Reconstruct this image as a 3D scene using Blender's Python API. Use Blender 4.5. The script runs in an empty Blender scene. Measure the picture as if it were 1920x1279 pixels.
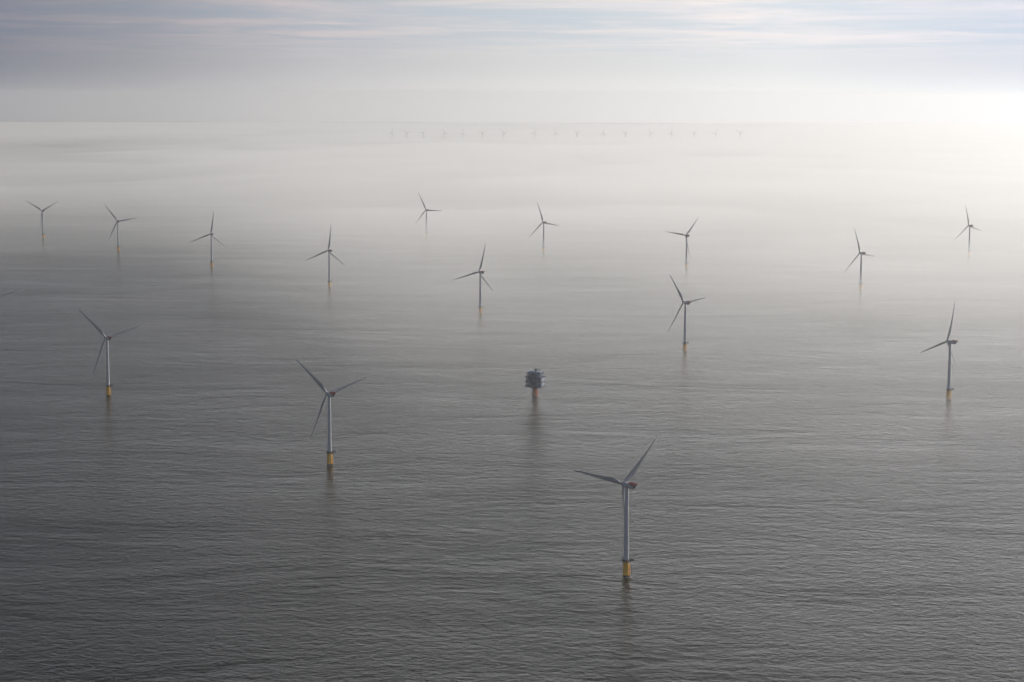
import bpy, bmesh, math, random
from mathutils import Vector, Matrix
R_ = math.radians
random.seed(7)
sc = bpy.context.scene
C = sc.collection

# ------------------------------------------------------------------ camera
PITCH, ROLL, CAM_H = R_(6.8586), R_(0.2225), 562.2
cp, sp = math.cos(PITCH), math.sin(PITCH)
cr, sr = math.cos(ROLL), math.sin(ROLL)
right0, fwd, up0 = Vector((1, 0, 0)), Vector((0, cp, -sp)), Vector((0, sp, cp))
rightv = cr*right0 + sr*up0
upv = -sr*right0 + cr*up0
cam_data = bpy.data.cameras.new('camera')
cam_data.lens = 71.213
cam_data.sensor_width = 36
cam_data.clip_start = 1.0
cam_data.clip_end = 200000
cam = bpy.data.objects.new('camera', cam_data)
C.objects.link(cam)
m = Matrix((rightv, upv, -fwd)).transposed().to_4x4()
m.translation = Vector((0, 0, CAM_H))
cam.matrix_world = m
sc.camera = cam

# ------------------------------------------------------------------ render / colour
sc.view_settings.view_transform = 'Standard'
sc.view_settings.look = 'None'
sc.view_settings.gamma = 1
sc.view_settings.exposure = 1.0
sc.cycles.volume_bounces = 2
sc.cycles.max_bounces = 8
sc.cycles.use_denoising = True

# ------------------------------------------------------------------ sun and sky
SUN_AZ, SUN_EL = R_(50), R_(21)
AUREOLE = (0.06, 1.2)
SUN_DIR = Vector((math.sin(SUN_AZ)*math.cos(SUN_EL), math.cos(SUN_AZ)*math.cos(SUN_EL), math.sin(SUN_EL)))
sun_data = bpy.data.lights.new('sun', 'SUN')
sun_data.energy = 2.5
sun_data.angle = R_(10)
sun_data.color = (1.0, 0.955, 0.895)
sun = bpy.data.objects.new('sun', sun_data)
C.objects.link(sun)
sun.rotation_euler = (-SUN_DIR).to_track_quat('-Z', 'Y').to_euler()

world = bpy.data.worlds.new('World')
sc.world = world
world.use_nodes = True


class NT:
    """small helper to write node trees"""
    def __init__(self, tree):
        self.t = tree
        tree.nodes.clear()

    def n(self, kind, **kw):
        nd = self.t.nodes.new(kind)
        for k, v in kw.items():
            setattr(nd, k, v)
        return nd

    def lk(self, a, b):
        self.t.links.new(a, b)

    def put(self, sock, v):
        if isinstance(v, bpy.types.NodeSocket):
            self.lk(v, sock)
        else:
            sock.default_value = v

    def m(self, op, a, b=0.0, c=0.0, clamp=False):
        nd = self.n('ShaderNodeMath', operation=op)
        nd.use_clamp = clamp
        self.put(nd.inputs[0], a)
        self.put(nd.inputs[1], b)
        self.put(nd.inputs[2], c)
        return nd.outputs[0]

    def rng(self, v, a, b, c=0.0, d=1.0, smooth=True):
        nd = self.n('ShaderNodeMapRange')
        if smooth:
            nd.interpolation_type = 'SMOOTHSTEP'
        for s, x in zip(nd.inputs, (v, a, b, c, d)):
            self.put(s, x)
        return nd.outputs[0]

    def mix(self, f, a, b, mode='MIX'):
        nd = self.n('ShaderNodeMix', data_type='RGBA', blend_type=mode)
        self.put(nd.inputs[0], f)
        self.put(nd.inputs[6], a)
        self.put(nd.inputs[7], b)
        return nd.outputs[2]

    def ramp(self, f, stops, interp='EASE'):
        nd = self.n('ShaderNodeValToRGB')
        nd.color_ramp.interpolation = interp
        els = nd.color_ramp.elements
        while len(els) < len(stops):
            els.new(0.5)
        for e, (p, c) in zip(els, stops):
            e.position = p
            e.color = (*c, 1)
        self.put(nd.inputs[0], f)
        return nd.outputs[0]

    def noise(self, vec, scale, detail=3, rough=0.5, dist=0.0, w=None):
        nd = self.n('ShaderNodeTexNoise')
        self.put(nd.inputs['Vector'], vec)
        nd.inputs['Scale'].default_value = scale
        nd.inputs['Detail'].default_value = detail
        nd.inputs['Roughness'].default_value = rough
        nd.inputs['Distortion'].default_value = dist
        return nd.outputs[0]

    def mapping(self, vec, loc=(0, 0, 0), rot=(0, 0, 0), scale=(1, 1, 1)):
        nd = self.n('ShaderNodeMapping')
        self.put(nd.inputs[0], vec)
        nd.inputs[1].default_value = loc
        nd.inputs[2].default_value = rot
        nd.inputs[3].default_value = scale
        return nd.outputs[0]


def s2l(r, g, b):
    f = lambda v: (v/255/12.92) if v/255 <= 0.04045 else ((v/255+0.055)/1.055)**2.4
    return (f(r), f(g), f(b))


w = NT(world.node_tree)
tc = w.n('ShaderNodeTexCoord').outputs['Generated']
sep = w.n('ShaderNodeSeparateXYZ')
w.lk(tc, sep.inputs[0])
X, Y, Z = sep.outputs
zc = w.m('MAXIMUM', Z, 0.0)
# thin high overcast: brighter towards the veiled sun on the right, grey-blue away from it
tanaz = w.m('DIVIDE', X, w.m('MAXIMUM', w.m('ABSOLUTE', Y), 0.05))
f = w.rng(tanaz, -0.5, 1.0, smooth=False)
veil = w.ramp(f, [
    (0.00, (0.072, 0.083, 0.108)),
    (0.15, (0.100, 0.110, 0.140)),      # left edge of the view
    (0.21, (0.170, 0.174, 0.195)),
    (0.27, (0.275, 0.275, 0.290)),
    (0.333, (0.352, 0.356, 0.362)),     # middle
    (0.42, (0.418, 0.428, 0.440)),
    (0.51, (0.345, 0.372, 0.425)),      # right edge
    (0.80, (0.360, 0.375, 0.400)),
    (1.00, (0.330, 0.345, 0.370)),
], 'LINEAR')
# unseen sky shaped to set sea reflections: added bright strip, darkened above it
lift = w.ramp(w.rng(Z, 0.0, 0.5, smooth=False), [
    (0.00, (1, 1, 1)), (0.11, (1.0, 1.0, 1.0)), (0.145, (2.3, 2.28, 2.25)), (0.19, (2.3, 2.28, 2.25)), (0.24, (0.42, 0.42, 0.42)), (0.30, (0.06, 0.06, 0.06)),
    (0.52, (0.05, 0.05, 0.052)), (1.00, (0.02, 0.022, 0.024))], 'LINEAR')
veil = w.mix(1.0, veil, lift, 'MULTIPLY')
# the air thickens and pales towards the horizon
veil = w.mix(w.rng(Z, 0.018, -0.006), veil, (1.30, 1.27, 1.22, 1), 'MULTIPLY')
# open brighter sky behind the viewer
veil = w.mix(w.rng(Y, 0.15, -0.25), veil, (0.080, 0.094, 0.130, 1))
# glow round the veiled sun, added out of frame to light haze and water
dot = w.n('ShaderNodeVectorMath', operation='DOT_PRODUCT')
w.lk(tc, dot.inputs[0])
dot.inputs[1].default_value = SUN_DIR
cosang = dot.outputs['Value']
glow = w.m('ADD', w.m('MULTIPLY', w.m('POWER', w.m('MAXIMUM', cosang, 0.0), 14.0), AUREOLE[0]),
           w.m('MULTIPLY', w.m('POWER', w.m('MAXIMUM', cosang, 0.0), 90.0), AUREOLE[1]))
gcol = w.n('ShaderNodeCombineXYZ')
for i_, k_ in enumerate((1.0, 0.96, 0.90)):
    w.put(gcol.inputs[i_], w.m('MULTIPLY', glow, k_))
# cirrus deck, seen foreshortened towards the horizon
zz = w.m('MAXIMUM', Z, 0.012)
cb = w.n('ShaderNodeCombineXYZ')
w.put(cb.inputs[0], w.m('DIVIDE', X, zz))
w.put(cb.inputs[1], w.m('DIVIDE', Y, zz))
deck = w.mapping(cb.outputs[0], loc=(3.1, 7.7, 0), rot=(0, 0, R_(12)), scale=(0.42, 0.30, 1))
n1 = w.noise(deck, 1.0, 10, 0.62, 0.9)
n2 = w.noise(w.mapping(cb.outputs[0], loc=(11, 2, 0), scale=(0.16, 0.13, 1)), 1.0, 3, 0.5, 0.3)
cl = w.m('ADD', w.m('MULTIPLY', n1, 0.65), w.m('MULTIPLY', n2, 0.45))
cl = w.rng(cl, 0.42, 0.70)
band = w.rng(Z, 0.012, 0.036)
cl_b = w.m('MULTIPLY', cl, band)
gap_b = w.m('MULTIPLY', w.m('SUBTRACT', 1.0, cl), band)
cloud_c = w.mix(1.0, veil, (1.20, 1.09, 1.07, 1), 'MULTIPLY')
gap_c = w.mix(1.0, veil, (0.78, 0.88, 0.98, 1), 'MULTIPLY')
col = w.mix(cl_b, veil, cloud_c)
col = w.mix(w.m('MULTIPLY', gap_b, 0.8), col, gap_c)
col = w.mix(1.0, col, gcol.outputs[0], 'ADD')
nish = w.n('ShaderNodeTexSky', sky_type='NISHITA')
nish.sun_disc = False
nish.sun_elevation = SUN_EL
nish.sun_rotation = SUN_AZ
nish.dust_density = 3.0
nish.ozone_density = 1.0
bg1 = w.n('ShaderNodeBackground')
w.lk(nish.outputs[0], bg1.inputs[0])
bg1.inputs[1].default_value = 0.05
bg2 = w.n('ShaderNodeBackground')
w.lk(col, bg2.inputs[0])
bg2.inputs[1].default_value = 1.0
mx = w.n('ShaderNodeMixShader')
mx.inputs[0].default_value = 0.93          # nine tenths cloud veil, one tenth clear air
w.lk(bg1.outputs[0], mx.inputs[1])
w.lk(bg2.outputs[0], mx.inputs[2])
wo = w.n('ShaderNodeOutputWorld')
w.lk(mx.outputs[0], wo.inputs[0])
world.cycles.sampling_method = 'MANUAL'
world.cycles.sample_map_resolution = 1024


# ------------------------------------------------------------------ materials
def principled(name, base, rough=0.5, metallic=0.0, wear=None, wear_scale=0.3, streak=False):
    mt = bpy.data.materials.new(name)
    mt.use_nodes = True
    t = NT(mt.node_tree)
    bs = t.n('ShaderNodeBsdfPrincipled')
    out = t.n('ShaderNodeOutputMaterial')
    t.lk(bs.outputs[0], out.inputs[0])
    bs.inputs['Metallic'].default_value = metallic
    pos = t.n('ShaderNodeTexCoord').outputs['Object']
    if wear:
        v = t.mapping(pos, scale=(1, 1, 0.12) if streak else (1, 1, 1))
        nz = t.noise(v, wear_scale, 5, 0.6)
        fac = t.rng(nz, 0.48, 0.72)
        t.lk(t.mix(t.m('MULTIPLY', fac, 0.55), (*base, 1), (*wear, 1)), bs.inputs['Base Color'])
        t.lk(t.rng(nz, 0.3, 0.7, rough-0.08, rough+0.12), bs.inputs['Roughness'])
    else:
        bs.inputs['Base Color'].default_value = (*base, 1)
        bs.inputs['Roughness'].default_value = rough
    return mt


M_TOWER = principled('light_grey_paint', (0.50, 0.52, 0.54), 0.38, wear=(0.40, 0.41, 0.41), streak=True)
M_BLADE = principled('blade_gelcoat', (0.36, 0.375, 0.40), 0.35, wear=(0.29, 0.295, 0.31), wear_scale=0.12)
M_NAC = principled('nacelle_shell', (0.50, 0.52, 0.54), 0.4, wear=(0.38, 0.39, 0.40))
M_YEL = principled('traffic_yellow_paint', (0.88, 0.47, 0.008), 0.42, wear=(0.62, 0.30, 0.02), streak=True)
M_DARK = principled('galvanised_dark_steel', (0.05, 0.055, 0.07), 0.55, wear=(0.06, 0.06, 0.06))
M_GROW = principled('marine_growth', (0.018, 0.020, 0.014), 0.8, wear=(0.05, 0.05, 0.03), wear_scale=1.2)
M_RED = principled('signal_red_paint', (0.36, 0.022, 0.028), 0.45, wear=(0.36, 0.04, 0.04))
M_LOUVRE = principled('cooler_louvre', (0.035, 0.038, 0.045), 0.6)
M_STEEL = principled('blue_grey_steel', (0.026, 0.072, 0.135), 0.5, wear=(0.02, 0.05, 0.085))
M_CLAD = principled('blue_grey_cladding', (0.060, 0.145, 0.250), 0.5, wear=(0.05, 0.10, 0.16))
M_PALE = principled('pale_cladding', (0.50, 0.53, 0.60), 0.5, wear=(0.40, 0.42, 0.45))
M_ORANGE = principled('rusty_orange_paint', (0.66, 0.22, 0.06), 0.55, wear=(0.30, 0.12, 0.07), streak=True)
M_GLASS = principled('dark_glazing', (0.01, 0.012, 0.016), 0.08)


# ------------------------------------------------------------------ mesh helpers
def ring_verts(bm, c, r, n, z=0.0, axis='z'):
    out = []
    for i in range(n):
        a = 2*math.pi*i/n
        if axis == 'z':
            p = (c[0]+r*math.cos(a), c[1]+r*math.sin(a), c[2]+z)
        else:
            p = (c[0]+r*math.cos(a), c[1]+z, c[2]+r*math.sin(a))
        out.append(bm.verts.new(p))
    return out


def bridge(bm, a, b, smooth=True):
    n = len(a)
    for i in range(n):
        f = bm.faces.new((a[i], a[(i+1) % n], b[(i+1) % n], b[i]))
        f.smooth = smooth


def lathe(bm, prof, n=32, c=(0, 0, 0), axis='z', caps=True):
    """prof: (radius, height) list"""
    rings = [ring_verts(bm, c, r, n, h, axis) for r, h in prof]
    for a, b in zip(rings, rings[1:]):
        bridge(bm, a, b)
    if caps:
        bm.faces.new(rings[0][::-1])
        bm.faces.new(rings[-1])


def box(bm, x0, x1, y0, y1, z0, z1, bev=0.0):
    t = bmesh.new()
    bmesh.ops.create_cube(t, size=1)
    bmesh.ops.scale(t, vec=(x1-x0, y1-y0, z1-z0), verts=t.verts)
    bmesh.ops.translate(t, vec=((x0+x1)/2, (y0+y1)/2, (z0+z1)/2), verts=t.verts)
    if bev:
        bmesh.ops.bevel(t, geom=t.edges[:], offset=bev, segments=3, profile=0.5, affect='EDGES')
    join(bm, t)


def join(bm, t):
    me = bpy.data.meshes.new('tmp')
    t.to_mesh(me)
    t.free()
    bm.from_mesh(me)
    bpy.data.meshes.remove(me)


def bar(bm, p, q, r=0.1, n=6):
    p, q = Vector(p), Vector(q)
    d = q-p
    if d.length < 1e-6:
        return
    d.normalize()
    a = d.orthogonal().normalized()
    b = d.cross(a)
    A, B = [], []
    for i in range(n):
        t = 2*math.pi*i/n
        o = r*(math.cos(t)*a+math.sin(t)*b)
        A.append(bm.verts.new(p+o))
        B.append(bm.verts.new(q+o))
    bridge(bm, A, B, n > 5)
    bm.faces.new(A[::-1])
    bm.faces.new(B)


def path(bm, pts, r=0.08, n=6, closed=False):
    for a, b in zip(pts, pts[1:]+(pts[:1] if closed else [])):
        bar(bm, a, b, r, n)


def obj(name, bm, mat, parent=None, normals=True):
    if normals:
        bmesh.ops.recalc_face_normals(bm, faces=bm.faces)
    me = bpy.data.meshes.new(name)
    bm.to_mesh(me)
    bm.free()
    me.materials.append(mat)
    me.set_sharp_from_angle(angle=R_(38))
    o = bpy.data.objects.new(name, me)
    C.objects.link(o)
    if parent:
        o.parent = parent
    return o


def thing(name, label, cat, loc=(0, 0, 0), group=None):
    o = bpy.data.objects.new(name, None)
    o.empty_display_size = 5
    C.objects.link(o)
    o.location = loc
    o['label'] = label
    o['category'] = cat
    if group:
        o['group'] = group
    return o


# ------------------------------------------------------------------ water
# turbine positions and attitude: x, y, direction the rotor faces (deg), blade azimuth (deg)
NEAR = [
    (136, 2348, -37.6, 47.3, 'largest and nearest wind turbine at the lower right, one blade pointing level left'),
    (-280, 3074, -34.7, 76.5, 'second nearest wind turbine, lower left of centre, grey blades and dark red nacelle rail'),
    (-762, 3785, -34.4, 76.7, 'mid-distance wind turbine near the left edge with dark red nacelle railing, bright yellow base'),
    (823, 3777, -44.2, 16.9, 'pale wind turbine near the right edge, level with the substation, one blade nearly upright'),
    (386, 4491, -38.6, 86.4, 'wind turbine behind and right of the substation, one blade slanting steeply up left'),
    (-83, 5259, -35.3, 15.8, 'wind turbine behind and left of the substation, one blade nearly straight up'),
    (-542, 5980, -33.0, 7.7, 'wind turbine fourth from left in the back left row, upright blade over two drooping blades'),
    (-994, 6680, -29.8, 9.0, 'wind turbine third from left in the receding left row, one upright blade, orange-yellow base'),
    (-1434, 7358, -23.7, 82.8, 'wind turbine second from left in the back left row, one blade pointing level right'),
    (-1857, 8008, -32.6, 62.3, 'wind turbine farthest left in the row, two raised blades forming a wide letter Y'),
    (-347, 8170, -26.3, 94.7, 'small faded wind turbine farthest back near the middle, one level blade to the right'),
    (114, 7391, -29.1, 102.2, 'faded wind turbine just right of centre, upper blade leaning left, base lost in haze'),
    (577, 6702, -26.4, 40.6, 'hazy wind turbine with a level left blade, directly beyond another turbine on the right'),
    (1030, 5966, -36.6, 101.3, 'hazy wind turbine second from the right edge, steep upper blade leaning left, faint base'),
    (1647, 7292, -31.1, 106.5, 'palest wind turbine near the right edge, almost lost in haze, tall thin upper blade'),
    (-1170, 4512, -34.0, 80.0, 'wind turbine beyond the left edge with only one blade tip in view'),
]
SUB = (44, 3800)

WAKES = [(x, y, L) for (x, y, L) in [(-83, 5259, 420), (386, 4491, 330), (-542, 5980, 380), (823, 3777, 320),
                                     (44, 3800, 420), (1030, 5966, 300), (-994, 6680, 360), (577, 6702, 300), (-280, 3074, 60), (136, 2348, 60)]]
wm = bpy.data.materials.new('grey_green_sea_water')
wm.use_nodes = True
t = NT(wm.node_tree)
bs = t.n('ShaderNodeBsdfPrincipled')
out = t.n('ShaderNodeOutputMaterial')
t.lk(bs.outputs[0], out.inputs[0])
pos = t.n('ShaderNodeNewGeometry').outputs['Position']
sepw = t.n('ShaderNodeSeparateXYZ')
t.lk(pos, sepw.inputs[0])
wx, wy, _ = sepw.outputs
# wave field: swell, wind sea and chop, crests long across the wind
swell = t.noise(t.mapping(pos, rot=(0, 0, R_(8)), scale=(0.014, 0.028, 1)), 1.0, 2, 0.5, 0.4)
sea1 = t.noise(t.mapping(pos, rot=(0, 0, R_(-10)), scale=(0.054, 0.070, 1)), 1.0, 3, 0.55, 0.5)
sea2 = t.noise(t.mapping(pos, rot=(0, 0, R_(16)), scale=(0.14, 0.16, 1)), 1.0, 4, 0.6, 0.3)
gust = t.noise(t.mapping(pos, loc=(40, 9, 0), rot=(0, 0, R_(20)), scale=(0.0022, 0.0042, 1)), 1.0, 4, 0.6, 0.6)
gust = t.rng(gust, 0.34, 0.64, 0.45, 1.5)
hgt = t.m('ADD', t.m('MULTIPLY', swell, 1.6), t.m('MULTIPLY', gust, t.m('ADD', t.m('MULTIPLY', sea1, 2.9), t.m('MULTIPLY', sea2, 2.0))))
bump = t.n('ShaderNodeBump')
bump.inputs['Strength'].default_value = 1.0
bump.inputs['Distance'].default_value = 1.0
t.lk(hgt, bump.inputs['Height'])
t.lk(bump.outputs[0], bs.inputs['Normal'])
# wind patches change the fine roughness
patch = t.noise(t.mapping(pos, rot=(0, 0, R_(5)), scale=(0.0009, 0.0024, 1)), 1.0, 5, 0.6, 0.8)
rough = t.rng(patch, 0.35, 0.68, 0.15, 0.21)
# tidal wakes trailing from the foundations: smoother, slightly turbid water
ca, sa = math.cos(R_(204)), math.sin(R_(204))
wob = t.m('MULTIPLY', t.m('SUBTRACT', t.noise(t.mapping(pos, scale=(0.012, 0.012, 1)), 1.0, 3, 0.6), 0.5), 46.0)
total = None
foam = None
for x, y, L in WAKES:
    dx = t.m('SUBTRACT', wx, float(x))
    dy = t.m('SUBTRACT', wy, float(y))
    al = t.m('ADD', t.m('MULTIPLY', dx, ca), t.m('MULTIPLY', dy, sa))
    ac = t.m('ADD', t.m('MULTIPLY', dx, -sa), t.m('MULTIPLY', dy, ca))
    ac = t.m('ABSOLUTE', t.m('ADD', ac, wob))
    wid = t.m('MULTIPLY_ADD', al, 0.045, 9.0)
    cross = t.rng(t.m('DIVIDE', ac, t.m('MAXIMUM', wid, 1.0)), 1.0, 0.3)
    along = t.m('MULTIPLY', t.rng(al, 0, 30), t.rng(al, L, L*0.45))
    k = t.m('MULTIPLY', cross, along)
    total = k if total is None else t.m('MAXIMUM', total, k)
    rr_ = t.m('SQRT', t.m('ADD', t.m('MULTIPLY', dx, dx), t.m('MULTIPLY', dy, dy)))
    fk = t.rng(rr_, 13.0, 4.0)
    foam = fk if foam is None else t.m('MAXIMUM', foam, fk)
brk = t.rng(t.noise(t.mapping(pos, scale=(0.02, 0.05, 1)), 1.0, 4, 0.6), 0.38, 0.62)
total = t.m('MULTIPLY', total, brk)
foam = t.m('MULTIPLY', foam, t.rng(t.noise(t.mapping(pos, scale=(0.35, 0.35, 1)), 1.0, 4, 0.7), 0.42, 0.60))
body = t.mix(t.rng(patch, 0.4, 0.65), (0.004, 0.006, 0.0042, 1), (0.006, 0.0075, 0.005, 1))
t.lk(t.mix(t.m('MAXIMUM', t.m('MULTIPLY', total, 0.35), foam), body, (0.30, 0.30, 0.28, 1)), bs.inputs['Base Color'])
t.lk(rough, bs.inputs['Roughness'])
bs.inputs['IOR'].default_value = 1.333

bm = bmesh.new()
radii = [0, 600, 1500, 3000, 6000, 12000, 24000, 46000]
prev = None
for r in radii[1:]:
    ring = ring_verts(bm, (0, 0, 0), r, 192)
    if prev is None:
        bm.faces.new(ring)
    else:
        bridge(bm, prev, ring, False)
    prev = ring
water = obj('water', bm, wm)
water['kind'] = 'structure'
water['label'] = 'grey-green rippled open sea reaching the hazy horizon'

# ------------------------------------------------------------------ haze
hm = bpy.data.materials.new('sea_haze')
hm.use_nodes = True
t = NT(hm.node_tree)
pv = t.n('ShaderNodeVolumePrincipled')
pv.inputs['Color'].default_value = (0.958, 0.970, 0.982, 1)
pv.inputs['Density'].default_value = 2.9e-5
pv.inputs['Anisotropy'].default_value = 0.66
out = t.n('ShaderNodeOutputMaterial')
t.lk(pv.outputs[0], out.inputs['Volume'])
bm = bmesh.new()
box(bm, -47000, 47000, -47000, 47000, -1.0, CAM_H+100)
haze = obj('haze', bm, hm)
haze['kind'] = 'stuff'
haze['label'] = 'pale sea haze lying over the water'

# low fog bank lying on the far water: nothing near, thick from some kilometres out, thinner on the left
from mathutils import noise as mnoise


def sstep(a, b, v):
    u = min(1.0, max(0.0, (v-a)/(b-a)))
    return u*u*(3-2*u)


def fog_top(az, d):
    """height of the fog top (m) at azimuth az (deg) and distance d (m)"""
    start = 2300 + 3300*sstep(-1, -12, az) - 600*sstep(2, 14, az) + 500*mnoise.noise((az*0.15, 3.1, 0))
    h = 72*sstep(start, start+6600, d)*min(1.0, max(0.0, (d-start)/1500))
    x, y = d*math.sin(R_(az))/1000, d*math.cos(R_(az))/1000
    n_ = mnoise.fractal((x*0.16, y*0.10, 0.7), 1.0, 2.0, 4)
    h *= 1.0+0.6*n_+0.35*mnoise.fractal((x*0.75, y*0.42, 4.2), 0.9, 2.0, 3)
    # a clearer lane between 21 and 30 km, closing towards the right
    lane = sstep(18500, 23500, d)*sstep(11, -5, az)
    h *= (1-0.40*lane)*(1-0.3*sstep(-4, -13, az))*(1-0.35*sstep(-4, -13, az)*sstep(30000, 16000, d))
    edge = sstep(45500, 42000, d)*sstep(62, 45, abs(az))
    return max(0.0, h)*edge


fm = bpy.data.materials.new('fog')
fm.use_nodes = True
t = NT(fm.node_tree)
fv = t.n('ShaderNodeVolumePrincipled')
fv.inputs['Color'].default_value = (0.99, 0.99, 0.99, 1)
fv.inputs['Density'].default_value = 1.15e-3
fv.inputs['Anisotropy'].default_value = 0.42
out = t.n('ShaderNodeOutputMaterial')
t.lk(fv.outputs[0], out.inputs['Volume'])
bm = bmesh.new()
azs = [-62+22*i/20 for i in range(20)]+[-40+80*i/200 for i in range(200)]+[40+22*i/20 for i in range(21)]
ds = [1500*(45500/1500)**(j/170) for j in range(171)]
top = [[bm.verts.new((d*math.sin(R_(a)), d*math.cos(R_(a)), 1.2+fog_top(a, d))) for d in ds] for a in azs]
bot = [[bm.verts.new((d*math.sin(R_(a)), d*math.cos(R_(a)), 1.0)) for d in ds] for a in azs]
na, nd_ = len(azs), len(ds)
for i in range(na-1):
    for j in range(nd_-1):
        bm.faces.new((top[i][j], top[i+1][j], top[i+1][j+1], top[i][j+1])).smooth = True
        bm.faces.new((bot[i][j], bot[i][j+1], bot[i+1][j+1], bot[i+1][j]))
for j in range(nd_-1):
    bm.faces.new((top[0][j], top[0][j+1], bot[0][j+1], bot[0][j]))
    bm.faces.new((top[-1][j], bot[-1][j], bot[-1][j+1], top[-1][j+1]))
for i in range(na-1):
    bm.faces.new((top[i][0], bot[i][0], bot[i+1][0], top[i+1][0]))
    bm.faces.new((top[i][-1], top[i+1][-1], bot[i+1][-1], bot[i][-1]))
fog = obj('fog_bank', bm, fm)
fog['kind'] = 'stuff'
fog['label'] = 'low bright fog bank lying on the distant sea'

# ------------------------------------------------------------------ wind turbine
HUB_H, TP_H = 109.5, 19.6
TILT = R_(5.5)
OVERHANG = 6.7
ROTOR = 77.0


def blade_mesh():
    """blade along +Z, leading edge towards -X (seen from behind, looking along +Y), upwind is +Y"""
    bm = bmesh.new()
    # r, chord, thickness ratio, twist
    st = [(1.2, 3.3, 1.0, 18), (3.2, 3.3, 1.0, 18), (6, 3.5, 0.88, 18), (9, 4.2, 0.62, 17), (12, 4.9, 0.44, 15.5),
          (15, 5.25, 0.36, 14), (19, 5.1, 0.31, 12), (25, 4.5, 0.27, 9.5), (32, 3.85, 0.245, 7.5), (40, 3.2, 0.22, 5.5),
          (48, 2.65, 0.20, 4), (56, 2.15, 0.19, 2.8), (63, 1.75, 0.18, 1.8), (69, 1.35, 0.18, 1), (73.5, 0.95, 0.18, 0.5),
          (76, 0.6, 0.18, 0), (77, 0.2, 0.2, 0)]
    N = 20
    rings = []
    for r, c, th, tw in st:
        b = R_(tw+5)
        k = min(1.0, max(0.0, (r-3.2)/11.0))           # circle -> aerofoil
        bend = 4.6*(r/ROTOR)**2.2
        pts = []
        for i in range(N):
            a = 2*math.pi*i/N
            u = 0.5*(1-math.cos(a))                      # 0 leading .. 1 trailing
            s = 1 if a <= math.pi else -1
            circ = Vector((u-0.5, 0.5*math.sin(a)))
            y = 5*th*(0.2969*math.sqrt(max(u, 0))-0.126*u-0.3516*u*u+0.2843*u**3-0.1036*u**4)
            foil = Vector((u-0.32, s*y*(0.95 if s < 0 else 1.05)))
            q = circ.lerp(foil, k)*c*(1+0.12*k)
            if k == 0:
                q = circ*c
            x = q.x*math.cos(b)+q.y*math.sin(b)
            yy = -q.x*math.sin(b)+q.y*math.cos(b)
            pts.append(bm.verts.new((x, yy+bend, r)))
        rings.append(pts)
    for a, b_ in zip(rings, rings[1:]):
        bridge(bm, a, b_)
    bm.faces.new(rings[0][::-1])
    bm.faces.new(rings[-1])
    return bm


def rail_loop(bm, pts, h, r=0.06, step=2.0):
    """handrail and knee rail with posts round a closed loop"""
    n = len(pts)
    for z in (h, h*0.5):
        path(bm, [Vector((p[0], p[1], p[2]+z)) for p in pts], r, 4, True)
    for i in range(n):
        a, b = Vector(pts[i]), Vector(pts[(i+1) % n])
        k = max(1, int((b-a).length/step))
        for j in range(k):
            q = a.lerp(b, j/k)
            bar(bm, q, q+Vector((0, 0, h)), r, 4)


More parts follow.
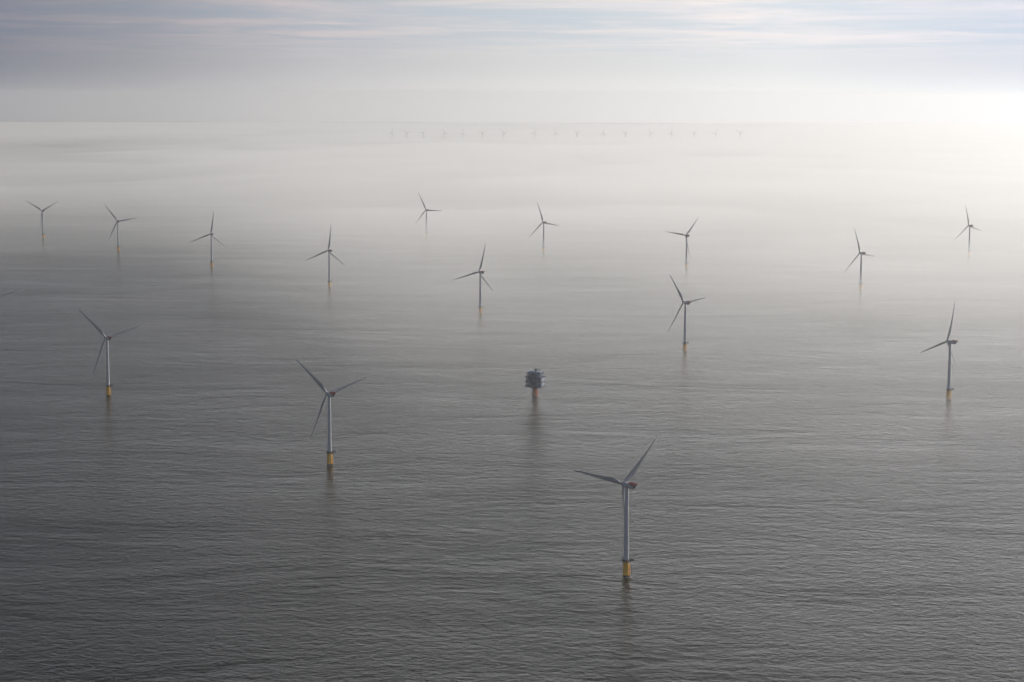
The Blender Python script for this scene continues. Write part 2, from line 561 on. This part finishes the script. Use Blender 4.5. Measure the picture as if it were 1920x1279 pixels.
def make_turbine():
    """rotor faces +Y in the local frame"""
    T = thing('wind_turbine', '', 'wind turbine')
    # transition piece
    bm = bmesh.new()
    lathe(bm, [(3.35, 1.2), (3.35, 17.2), (3.45, 17.25), (3.45, 17.7), (3.3, 17.75), (3.3, TP_H-0.91)], 40)
    tp = obj('transition_piece', bm, M_YEL, T)
    bm = bmesh.new()
    lathe(bm, [(3.42, -4.0), (3.46, 0.0), (3.6, 0.4), (3.62, 1.0), (3.4, 1.25)], 40)
    for a in (200, 240, 320, 20, 90):
        ax, ay = math.cos(R_(a)), math.sin(R_(a))
        lathe(bm, [(0.45, -3), (0.45, 1.5)], 10, (4.0*ax, 4.0*ay, 0))
    obj('splash_zone', bm, M_GROW, T)
    # boat landing: two fender tubes and a ladder, on the camera's right
    ang = R_(BOAT)
    ux, uy = Vector((math.cos(ang), math.sin(ang), 0)), Vector((-math.sin(ang), math.cos(ang), 0))
    bm = bmesh.new()
    for s in (-1, 1):
        p = ux*4.9+uy*s*1.1
        bar(bm, p+Vector((0, 0, -3)), p+Vector((0, 0, 13.5)), 0.28, 10)
        for z in (1.5, 5, 9, 13.2):
            bar(bm, p+Vector((0, 0, z)), ux*3.2+uy*s*1.1+Vector((0, 0, z+0.6)), 0.2, 8)
    obj('boat_landing', bm, M_YEL, T)
    bm = bmesh.new()
    for s in (-1, 1):
        bar(bm, ux*4.35+uy*s*0.35+Vector((0, 0, -2)), ux*4.35+uy*s*0.35+Vector((0, 0, TP_H)), 0.07, 6)
    for k in range(52):
        z = -1.6+k*0.4
        bar(bm, ux*4.35-uy*0.35+Vector((0, 0, z)), ux*4.35+uy*0.35+Vector((0, 0, z)), 0.035, 4)
    obj('ladder', bm, M_YEL, T)
    # J-tube on the far side
    bm = bmesh.new()
    for a in (BOAT+150, BOAT+168):
        q = Vector((math.cos(R_(a)), math.sin(R_(a)), 0))*3.85
        bar(bm, q+Vector((0, 0, -3)), q+Vector((0, 0, 15)), 0.22, 8)
        bar(bm, q+Vector((0, 0, 15)), q*0.8+Vector((0, 0, 16.5)), 0.22, 8)
    obj('cable_tube', bm, M_YEL, T)
    # working platform: round deck with a laydown bay
    bm = bmesh.new()
    outl = []
    for i in range(36):
        a = 2*math.pi*i/36
        d = (a-ang+math.pi) % (2*math.pi)-math.pi
        r = 5.5
        if abs(d) < R_(38):
            r = min(8.6/ max(0.3, math.cos(d)), 10.2)
        outl.append((r*math.cos(a), r*math.sin(a)))
    lo = [bm.verts.new((x, y, TP_H-0.9)) for x, y in outl]
    hi = [bm.verts.new((x, y, TP_H)) for x, y in outl]
    bridge(bm, lo, hi, False)
    bm.faces.new(lo[::-1])
    bm.faces.new(hi)
    for i in range(0, 36, 4):
        x, y = outl[i]
        bar(bm, (x*0.93, y*0.93, TP_H-0.9), (3.25*x/math.hypot(x, y), 3.25*y/math.hypot(x, y), TP_H-3.0), 0.14, 6)
    pf = obj('platform', bm, M_DARK, T)
    bm = bmesh.new()
    rail_loop(bm, [(x*0.98, y*0.98, TP_H) for x, y in outl[::2]], 1.3, 0.10, 0.6)
    obj('railing', bm, M_DARK, pf)
    bm = bmesh.new()
    c0 = ux*7.2-uy*2.6
    bar(bm, c0+Vector((0, 0, TP_H)), c0+Vector((0, 0, TP_H+3.6)), 0.24, 8)
    bar(bm, c0+Vector((0, 0, TP_H+3.5)), c0+ux*3.4+Vector((0, 0, TP_H+4.1)), 0.18, 8)
    bar(bm, c0+ux*3.3+Vector((0, 0, TP_H+4.1)), c0+ux*3.3+Vector((0, 0, TP_H+2.2)), 0.05, 4)
    obj('davit_crane', bm, M_DARK, pf)
    bm = bmesh.new()
    q = -ux*4.3+uy*0.3
    box(bm, q.x-0.6, q.x+0.6, q.y-0.5, q.y+0.5, TP_H+0.003, TP_H+1.7, 0.05)
    obj('equipment_cabinet', bm, M_NAC, pf)
    # tower
    bm = bmesh.new()
    zt = HUB_H-3.4
    prof = [(3.22, TP_H-0.4)]
    joints = [TP_H+6.5, TP_H+28, TP_H+52, TP_H+72]

    def rad(z):
        u = (z-TP_H)/(zt-TP_H)
        return 3.15+(2.05-3.15)*(u**1.25)
    z = TP_H+0.0
    for j in joints:
        prof += [(rad(j-0.22), j-0.22), (rad(j)+0.10, j-0.2), (rad(j)+0.10, j+0.2), (rad(j+0.22), j+0.22)]
    prof += [(rad(zt-2), zt-2), (2.05, zt)]
    lathe(bm, prof, 48)
    tw = obj('tower', bm, M_TOWER, T)
    bm = bmesh.new()
    dv = Vector((math.cos(ang+0.5), math.sin(ang+0.5), 0))
    dt = Vector((-dv.y, dv.x, 0))
    pts = []
    for (s, zz_) in ((-.55, .4), (.55, .4), (.55, 2.6), (-.55, 2.6)):
        pts.append((dv*3.12+dt*s+Vector((0, 0, TP_H+zz_)), dv*3.32+dt*s+Vector((0, 0, TP_H+zz_))))
    A = [bm.verts.new(a) for a, b in pts]
    B = [bm.verts.new(b) for a, b in pts]
    bridge(bm, A, B, False)
    bm.faces.new(A[::-1])
    bm.faces.new(B)
    obj('door', bm, M_DARK, tw)
    # nacelle, tilted with the rotor axis
    tiltm = Matrix.Translation((0, 0, HUB_H)) @ Matrix.Rotation(TILT, 4, 'X')
    bm = bmesh.new()
    secs = [(3.4, 2.95, 2.95), (3.2, 3.15, 3.15), (0.9, 3.2, 3.2), (0.6, 2.9, 3.0), (-1.0, 2.8, 2.95), (-8.5, 2.75, 2.85), (-11.6, 2.55, 2.55), (-12.2, 2.2, 2.2)]
    rings = []
    for y, hw, hh in secs:
        e = 2.0 if y > 0.7 else 3.6
        rr = []
        for i in range(32):
            a = 2*math.pi*i/32
            cx, cz = math.cos(a), math.sin(a)
            rr.append(bm.verts.new((hw*math.copysign(abs(cx)**(2/e), cx), y, hh*math.copysign(abs(cz)**(2/e), cz))))
        rings.append(rr)
    for a, b in zip(rings, rings[1:]):
        bridge(bm, a, b)
    bm.faces.new(rings[0][::-1])
    bm.faces.new(rings[-1])
    lathe(bm, [(2.15, -4.3), (2.3, -2.0)], 32)
    nac = obj('nacelle', bm, M_NAC, T)
    nac.matrix_basis = tiltm
    # rear cooler louvres
    bm = bmesh.new()
    for k in range(5):
        box(bm, -1.7, 1.7, -12.5, -12.205, -1.5+k*0.62, -1.1+k*0.62)
    box(bm, -2.3, 2.3, -13.6, -12.4, 1.2, 2.9, 0.1)
    obj('cooler', bm, M_LOUVRE, nac)
    # red hoisting platform
    bm = bmesh.new()
    box(bm, -2.9, 2.9, -15.4, -5.2, 3.0, 3.22)
    for x in (-2.2, 2.2):
        bar(bm, (x, -14.9, 3.0), (x, -12.0, 1.5), 0.14, 6)
    for (x, y) in ((-2.0, -7), (2.0, -7), (-2.0, -10.5), (2.0, -10.5)):
        bar(bm, (x, y, 2.4), (x, y, 3.0), 0.16, 6)
    hp = obj('hoist_platform', bm, M_DARK, nac)
    bm = bmesh.new()
    x0, x1, y0, y1, z0, z1 = -2.85, 2.85, -15.35, -5.25, 3.22, 4.85
    for (a, b) in (((x0, y0), (x1, y0)), ((x1, y0), (x1, y1)), ((x1, y1), (x0, y1)), ((x0, y1), (x0, y0))):
        pa, pb = Vector((*a, z0)), Vector((*b, z0))
        L = (pb-pa).length
        n = int(L/0.42)
        for i in range(n+1):
            q = pa.lerp(pb, i/n)
            bar(bm, q, q+Vector((0, 0, z1-z0)), 0.085 if i % 4 else 0.12, 4)
        for z in (z0+0.05, z0+0.42, z0+0.8, z0+1.2, z1):
            bar(bm, Vector((*a, z)), Vector((*b, z)), 0.10, 4)
    obj('hoist_railing', bm, M_RED, hp)
    bm = bmesh.new()
    bar(bm, (1.2, -3.0, 2.8), (1.2, -3.0, 5.4), 0.08, 6)
    bar(bm, (0.6, -3.0, 5.2), (1.8, -3.0, 5.2), 0.06, 6)
    obj('wind_sensor', bm, M_DARK, nac)
    bm = bmesh.new()
    bar(bm, (-1.2, -3.4, 2.8), (-1.2, -3.4, 4.2), 0.16, 8)
    obj('aviation_light', bm, M_RED, nac)
    # hub with rounded spinner
    bm = bmesh.new()
    prof = [(2.35, -3.2), (2.55, -2.6), (2.6, -1.6), (2.55, 0.0), (2.35, 1.3), (1.9, 2.3), (1.2, 3.0), (0.5, 3.3), (0.1, 3.35)]
    lathe(bm, prof, 32, axis='y')
    hub = obj('hub', bm, M_NAC, T)
    hub.matrix_basis = tiltm @ Matrix.Translation((0, OVERHANG, 0))
    bme = None
    for k in range(3):
        if bme is None:
            b = obj('blade', blade_mesh(), M_BLADE, T)
            bme = b.data
        else:
            b = bpy.data.objects.new('blade', bme)
            C.objects.link(b)
            b.parent = T
        set_blade(b, k, 0.0)
    return T


def set_blade(b, k, az):
    cone = Matrix.Rotation(-R_(2.5), 4, 'X')       # coned upwind
    b.matrix_basis = (Matrix.Translation((0, 0, HUB_H)) @ Matrix.Rotation(TILT, 4, 'X') @ Matrix.Translation((0, OVERHANG, 0))
                      @ Matrix.Rotation(az+k*2*math.pi/3, 4, 'Y') @ cone)
    b['k'] = k


BOAT = -20.0
proto = make_turbine()


def copy_thing(root):
    r = root.copy()
    C.objects.link(r)
    for ch in root.children:
        c = ch.copy()
        C.objects.link(c)
        c.parent = r
        for g in ch.children:
            d = g.copy()
            C.objects.link(d)
            d.parent = c
            for h in g.children:
                e = h.copy()
                C.objects.link(e)
                e.parent = d
    return r


def pose(T, x, y, face, az, label, group):
    T.location = (x, y, 0)
    T.rotation_euler = (0, 0, -R_(face))
    T['label'] = label
    T['group'] = group
    for ch in T.children:
        if 'k' in ch.keys():
            set_blade(ch, ch['k'], R_(az))


# far copies carry only the parts that can be made out at that distance
BIG = {'transition_piece', 'platform', 'tower', 'nacelle', 'hub', 'blade'}
things = [proto]
for i in range(1, len(NEAR)):
    things.append(copy_thing(proto))


def far_copy(root):
    r = root.copy()
    C.objects.link(r)
    for ch in root.children:
        if ch.name.split('.')[0] in BIG:
            c = ch.copy()
            C.objects.link(c)
            c.parent = r
    return r


FAR = [(-1523, 25656), (-1336, 25689), (-1129, 25726), (-861, 25774), (-632, 25815), (-383, 25859), (-112, 25908),
       (276, 25977), (549, 26026), (824, 26075), (1168, 26136), (1452, 26186), (1778, 26245), (2050, 26293),
       (2351, 26347), (2633, 26397), (2957, 26455)]
ORD = ['leftmost', 'second from left', 'third from left', 'fourth from left', 'fifth from left', 'sixth from left',
       'seventh from left', 'eighth from left', 'ninth and middle one', 'eighth from right', 'seventh from right',
       'sixth from right', 'fifth from right', 'fourth from right', 'third from right', 'second from right', 'rightmost']
far_az = [12, 70, 33, 95, 8, 51, 80, 22, 104, 63, 5, 60, 88, 15, 47, 28, 60]
far_things = [far_copy(proto) for _ in FAR]
for T, d in zip(things, NEAR):
    pose(T, *d, 'wind turbines of the near wind farm')
for T, (x, y), az, o_ in zip(far_things, FAR, far_az, ORD):
    pose(T, x, y, -33, az, 'tiny ghostly wind turbine on the hazy horizon, %s in the distant row' % o_, 'wind turbines of the distant row')

# ------------------------------------------------------------------ offshore substation
S = thing('offshore_substation', 'blue-grey multi-deck offshore substation on a rusty orange column among the turbines', 'substation', (SUB[0], SUB[1], 0))
SR = R_(-22)          # turn of the topside
LX, LY = 14.0, 8.4    # half sizes of the module
Z0, Z1, Z2, Z3, Z4 = 17.0, 20.0, 28.5, 37.5, 45.0
bm = bmesh.new()
lathe(bm, [(4.6, 1.6), (4.6, 13.5), (5.2, 14.5), (5.2, Z0-0.01)], 40)
col_o = obj('column', bm, M_ORANGE, S)
bm = bmesh.new()
lathe(bm, [(4.75, -5), (4.75, 1.3), (4.65, 1.65)], 40)
obj('splash_zone', bm, M_GROW, S)
bm = bmesh.new()
for a in (165, 185, 205, 225, 300, 330):
    q = Vector((math.cos(R_(a)), math.sin(R_(a)), 0))*5.7
    bar(bm, q+Vector((0, 0, -4)), q+Vector((0, 0, Z0)), 0.32, 8)
    bar(bm, q*0.8+Vector((0, 0, 8)), q+Vector((0, 0, 8)), 0.2, 6)
obj('cable_tube', bm, M_PALE, col_o)
bm = bmesh.new()
for s in (-1, 1):
    bar(bm, (4.2+s*1.2, -6.4, -3), (4.2+s*1.2, -6.4, 12), 0.3, 8)
    for z in (2, 6, 11):
        bar(bm, (4.2+s*1.2, -6.4, z), (2.2+s*0.6, -3.8, z), 0.2, 6)
obj('boat_landing', bm, M_ORANGE, S)


def place(o):
    o.rotation_euler = (0, 0, SR)
    return o


def deck(z, ex, ey, th=0.7):
    bm = bmesh.new()
    box(bm, -LX-ex, LX+ex, -LY-ey, LY+ey, z-th, z)
    # edge beam and cross beams below
    for x in (-LX, -LX/3, LX/3, LX):
        box(bm, x-0.25, x+0.25, -LY-ey+0.3, LY+ey-0.3, z-th-0.7, z-th-0.003)
    o = place(obj('deck', bm, M_STEEL, S))
    bm = bmesh.new()
    X_, Y_ = LX+ex-0.15, LY+ey-0.15
    rail_loop(bm, [(-X_, -Y_, z), (X_, -Y_, z), (X_, Y_, z), (-X_, Y_, z)], 1.3, 0.09)
    obj('railing', bm, M_STEEL, o)
    return o


deck(Z1, 2.8, 2.6, 1.3)
deck(Z2, 3.2, 2.8, 0.9)
deck(Z3, 3.4, 2.8, 0.9)
deck(Z4, 0.8, 0.8)
# under-deck framing down to the column
bm = bmesh.new()
for sx in (-1, 1):
    for sy in (-1, 1):
        bar(bm, (sx*LX*0.85, sy*LY*0.85, Z1-1.9), (sx*3.4, sy*3.2, 14.6), 0.6, 8)
        bar(bm, (sx*LX*0.85, 0, Z1-1.9), (sx*3.6, 0, 15.2), 0.5, 8)
box(bm, -LX*0.9, LX*0.9, -0.6, 0.6, Z0+0.0, Z1-1.91)
box(bm, -0.6, 0.6, -LY*0.9, LY*0.9, Z0+0.05, Z1-1.92)
place(obj('support_frame', bm, M_STEEL, S))
# corner and intermediate columns with X bracing
bm = bmesh.new()
xs = [-LX, -LX/3, LX/3, LX]
ys = [-LY, 0, LY]
lv = [Z1, Z2, Z3, Z4]
for a, b in zip(lv, lv[1:]):
    top = b-0.7
    for x in xs:
        for y in ys:
            if abs(x) == LX or abs(y) == LY:
                bar(bm, (x, y, a), (x, y, top), 0.32, 8)
place(obj('frame_column', bm, M_STEEL, S))
bm = bmesh.new()
for a, b, cells in ((Z1, Z2, (0, 2)), (Z2, Z3, (1,)), (Z3, Z4, (0, 2))):
    top = b-0.7
    for i in cells:
        for y in (-LY, LY):
            bar(bm, (xs[i], y, a), (xs[i+1], y, top), 0.24, 6)
            bar(bm, (xs[i+1], y, a), (xs[i], y, top), 0.24, 6)
    for x in (-LX, LX):
        for j in (0, 1):
            bar(bm, (x, ys[j], a), (x, ys[j+1], top), 0.24, 6)
place(obj('cross_bracing', bm, M_PALE, S))


def module(x0, x1, y0, y1, z0, z1, mat, name='equipment_module', ribs=True):
    bm = bmesh.new()
    box(bm, x0, x1, y0, y1, z0+0.004, z1, 0.12)
    if ribs:
        n = int((x1-x0)/1.1)
        for i in range(1, n):
            x = x0+(x1-x0)*i/n
            box(bm, x-0.09, x+0.09, y0-0.14, y0+0.02, z0+0.4, z1-0.4)
        n = int((y1-y0)/1.1)
        for i in range(1, n):
            y = y0+(y1-y0)*i/n
            box(bm, x1-0.02, x1+0.14, y-0.09, y+0.09, z0+0.4, z1-0.4)
    return place(obj(name, bm, mat, S))


module(-11, -3.4, -7.4, 7.4, Z1, Z2-1.5, M_CLAD)
module(-2.6, 3.2, -6.4, 6.5, Z1, Z2-2.4, M_STEEL)
module(4.4, 11, -7.4, 7.4, Z1, Z2-1.5, M_CLAD)
module(-11, -4.6, -7.4, 7.4, Z2, Z3-1.5, M_STEEL)
module(-3.6, 3.6, -4.5, 6.5, Z2, Z3-1.8, M_CLAD)
module(4.8, 11.2, -7.2, 7.2, Z2, Z3-1.5, M_CLAD)
module(-11.2, 2.0, -7.6, 7.4, Z3, Z4-1.5, M_STEEL)
module(3.2, 11.2, -7.4, 7.4, Z3, Z4-1.5, M_CLAD)
# pale stair towers on the outer walkways
for (x, y) in ((-LX-1.7, -3.5), (LX+1.7, 3.0), (-LX-1.7, 5.0), (LX+1.8, -6.2)):
    bm = bmesh.new()
    for a, b in ((Z1, Z2), (Z2, Z3)):
        box(bm, x-0.9, x+0.9, y-1.6, y+1.6, a+0.004, b-1.45, 0.06)
    place(obj('stair_tower', bm, M_PALE, S))
# transformer radiators on the upper deck
for k in range(3):
    bm = bmesh.new()
    x = -10.0+k*4.2
    for j in range(7):
        box(bm, x+j*0.42, x+j*0.42+0.2, -6.5, -2.6, Z4+0.5, Z4+3.2)
    box(bm, x-0.1, x+2.9, -6.6, -6.4, Z4+0.004, Z4+0.5)
    box(bm, x-0.1, x+2.9, -2.7, -2.5, Z4+0.004, Z4+0.5)
    place(obj('radiator', bm, M_CLAD, S))
module(-9.5, 1.5, 1.0, 6.5, Z4, Z4+2.6, M_CLAD, 'roof_cabin')
module(6.2, 10.8, 1.0, 6.0, Z4, Z4+2.2, M_PALE, 'roof_cabin')
# crane
bm = bmesh.new()
lathe(bm, [(0.9, 0), (0.9, 4.2), (1.25, 4.3), (1.25, 5.0)], 16, (3.0, -4.6, Z4))
cr_o = place(obj('crane', bm, M_DARK, S))
bm = bmesh.new()
box(bm, 1.2, 5.4, -6.6, -2.8, Z4+4.8, Z4+8.2, 0.15)
obj('crane_cab', bm, M_DARK, cr_o)
bm = bmesh.new()
p0, p1 = Vector((3.4, -4.8, Z4+6.2)), Vector((13.6, -2.4, Z4+5.6))
dirv = (p1-p0).normalized()
sd = dirv.cross(Vector((0, 0, 1))).normalized()*0.55
for s, z in ((1, 0), (-1, 0), (0, 1.1)):
    bar(bm, p0+sd*s+Vector((0, 0, z)), p1+sd*s*0.5+Vector((0, 0, z*0.5)), 0.36, 6)
for i in range(9):
    q0, q1 = p0.lerp(p1, i/9), p0.lerp(p1, (i+1)/9)
    bar(bm, q0+sd, q1+Vector((0, 0, 0.9)), 0.1, 4)
    bar(bm, q0-sd, q1+Vector((0, 0, 0.9)), 0.1, 4)
obj('crane_boom', bm, M_DARK, cr_o)
# mast at the back left corner
bm = bmesh.new()
mx_, my_ = -10.6, 5.6
for sx in (-0.5, 0.5):
    for sy in (-0.5, 0.5):
        bar(bm, (mx_+sx, my_+sy, Z4), (mx_+sx*0.3, my_+sy*0.3, Z4+8.5), 0.08, 4)
for k in range(8):
    z = Z4+k
    bar(bm, (mx_-0.45, my_-0.45, z), (mx_+0.42, my_-0.42, z+1), 0.06, 4)
    bar(bm, (mx_-0.45, my_+0.45, z), (mx_-0.42, my_-0.42, z+1), 0.06, 4)
place(obj('communication_mast', bm, M_PALE, S))
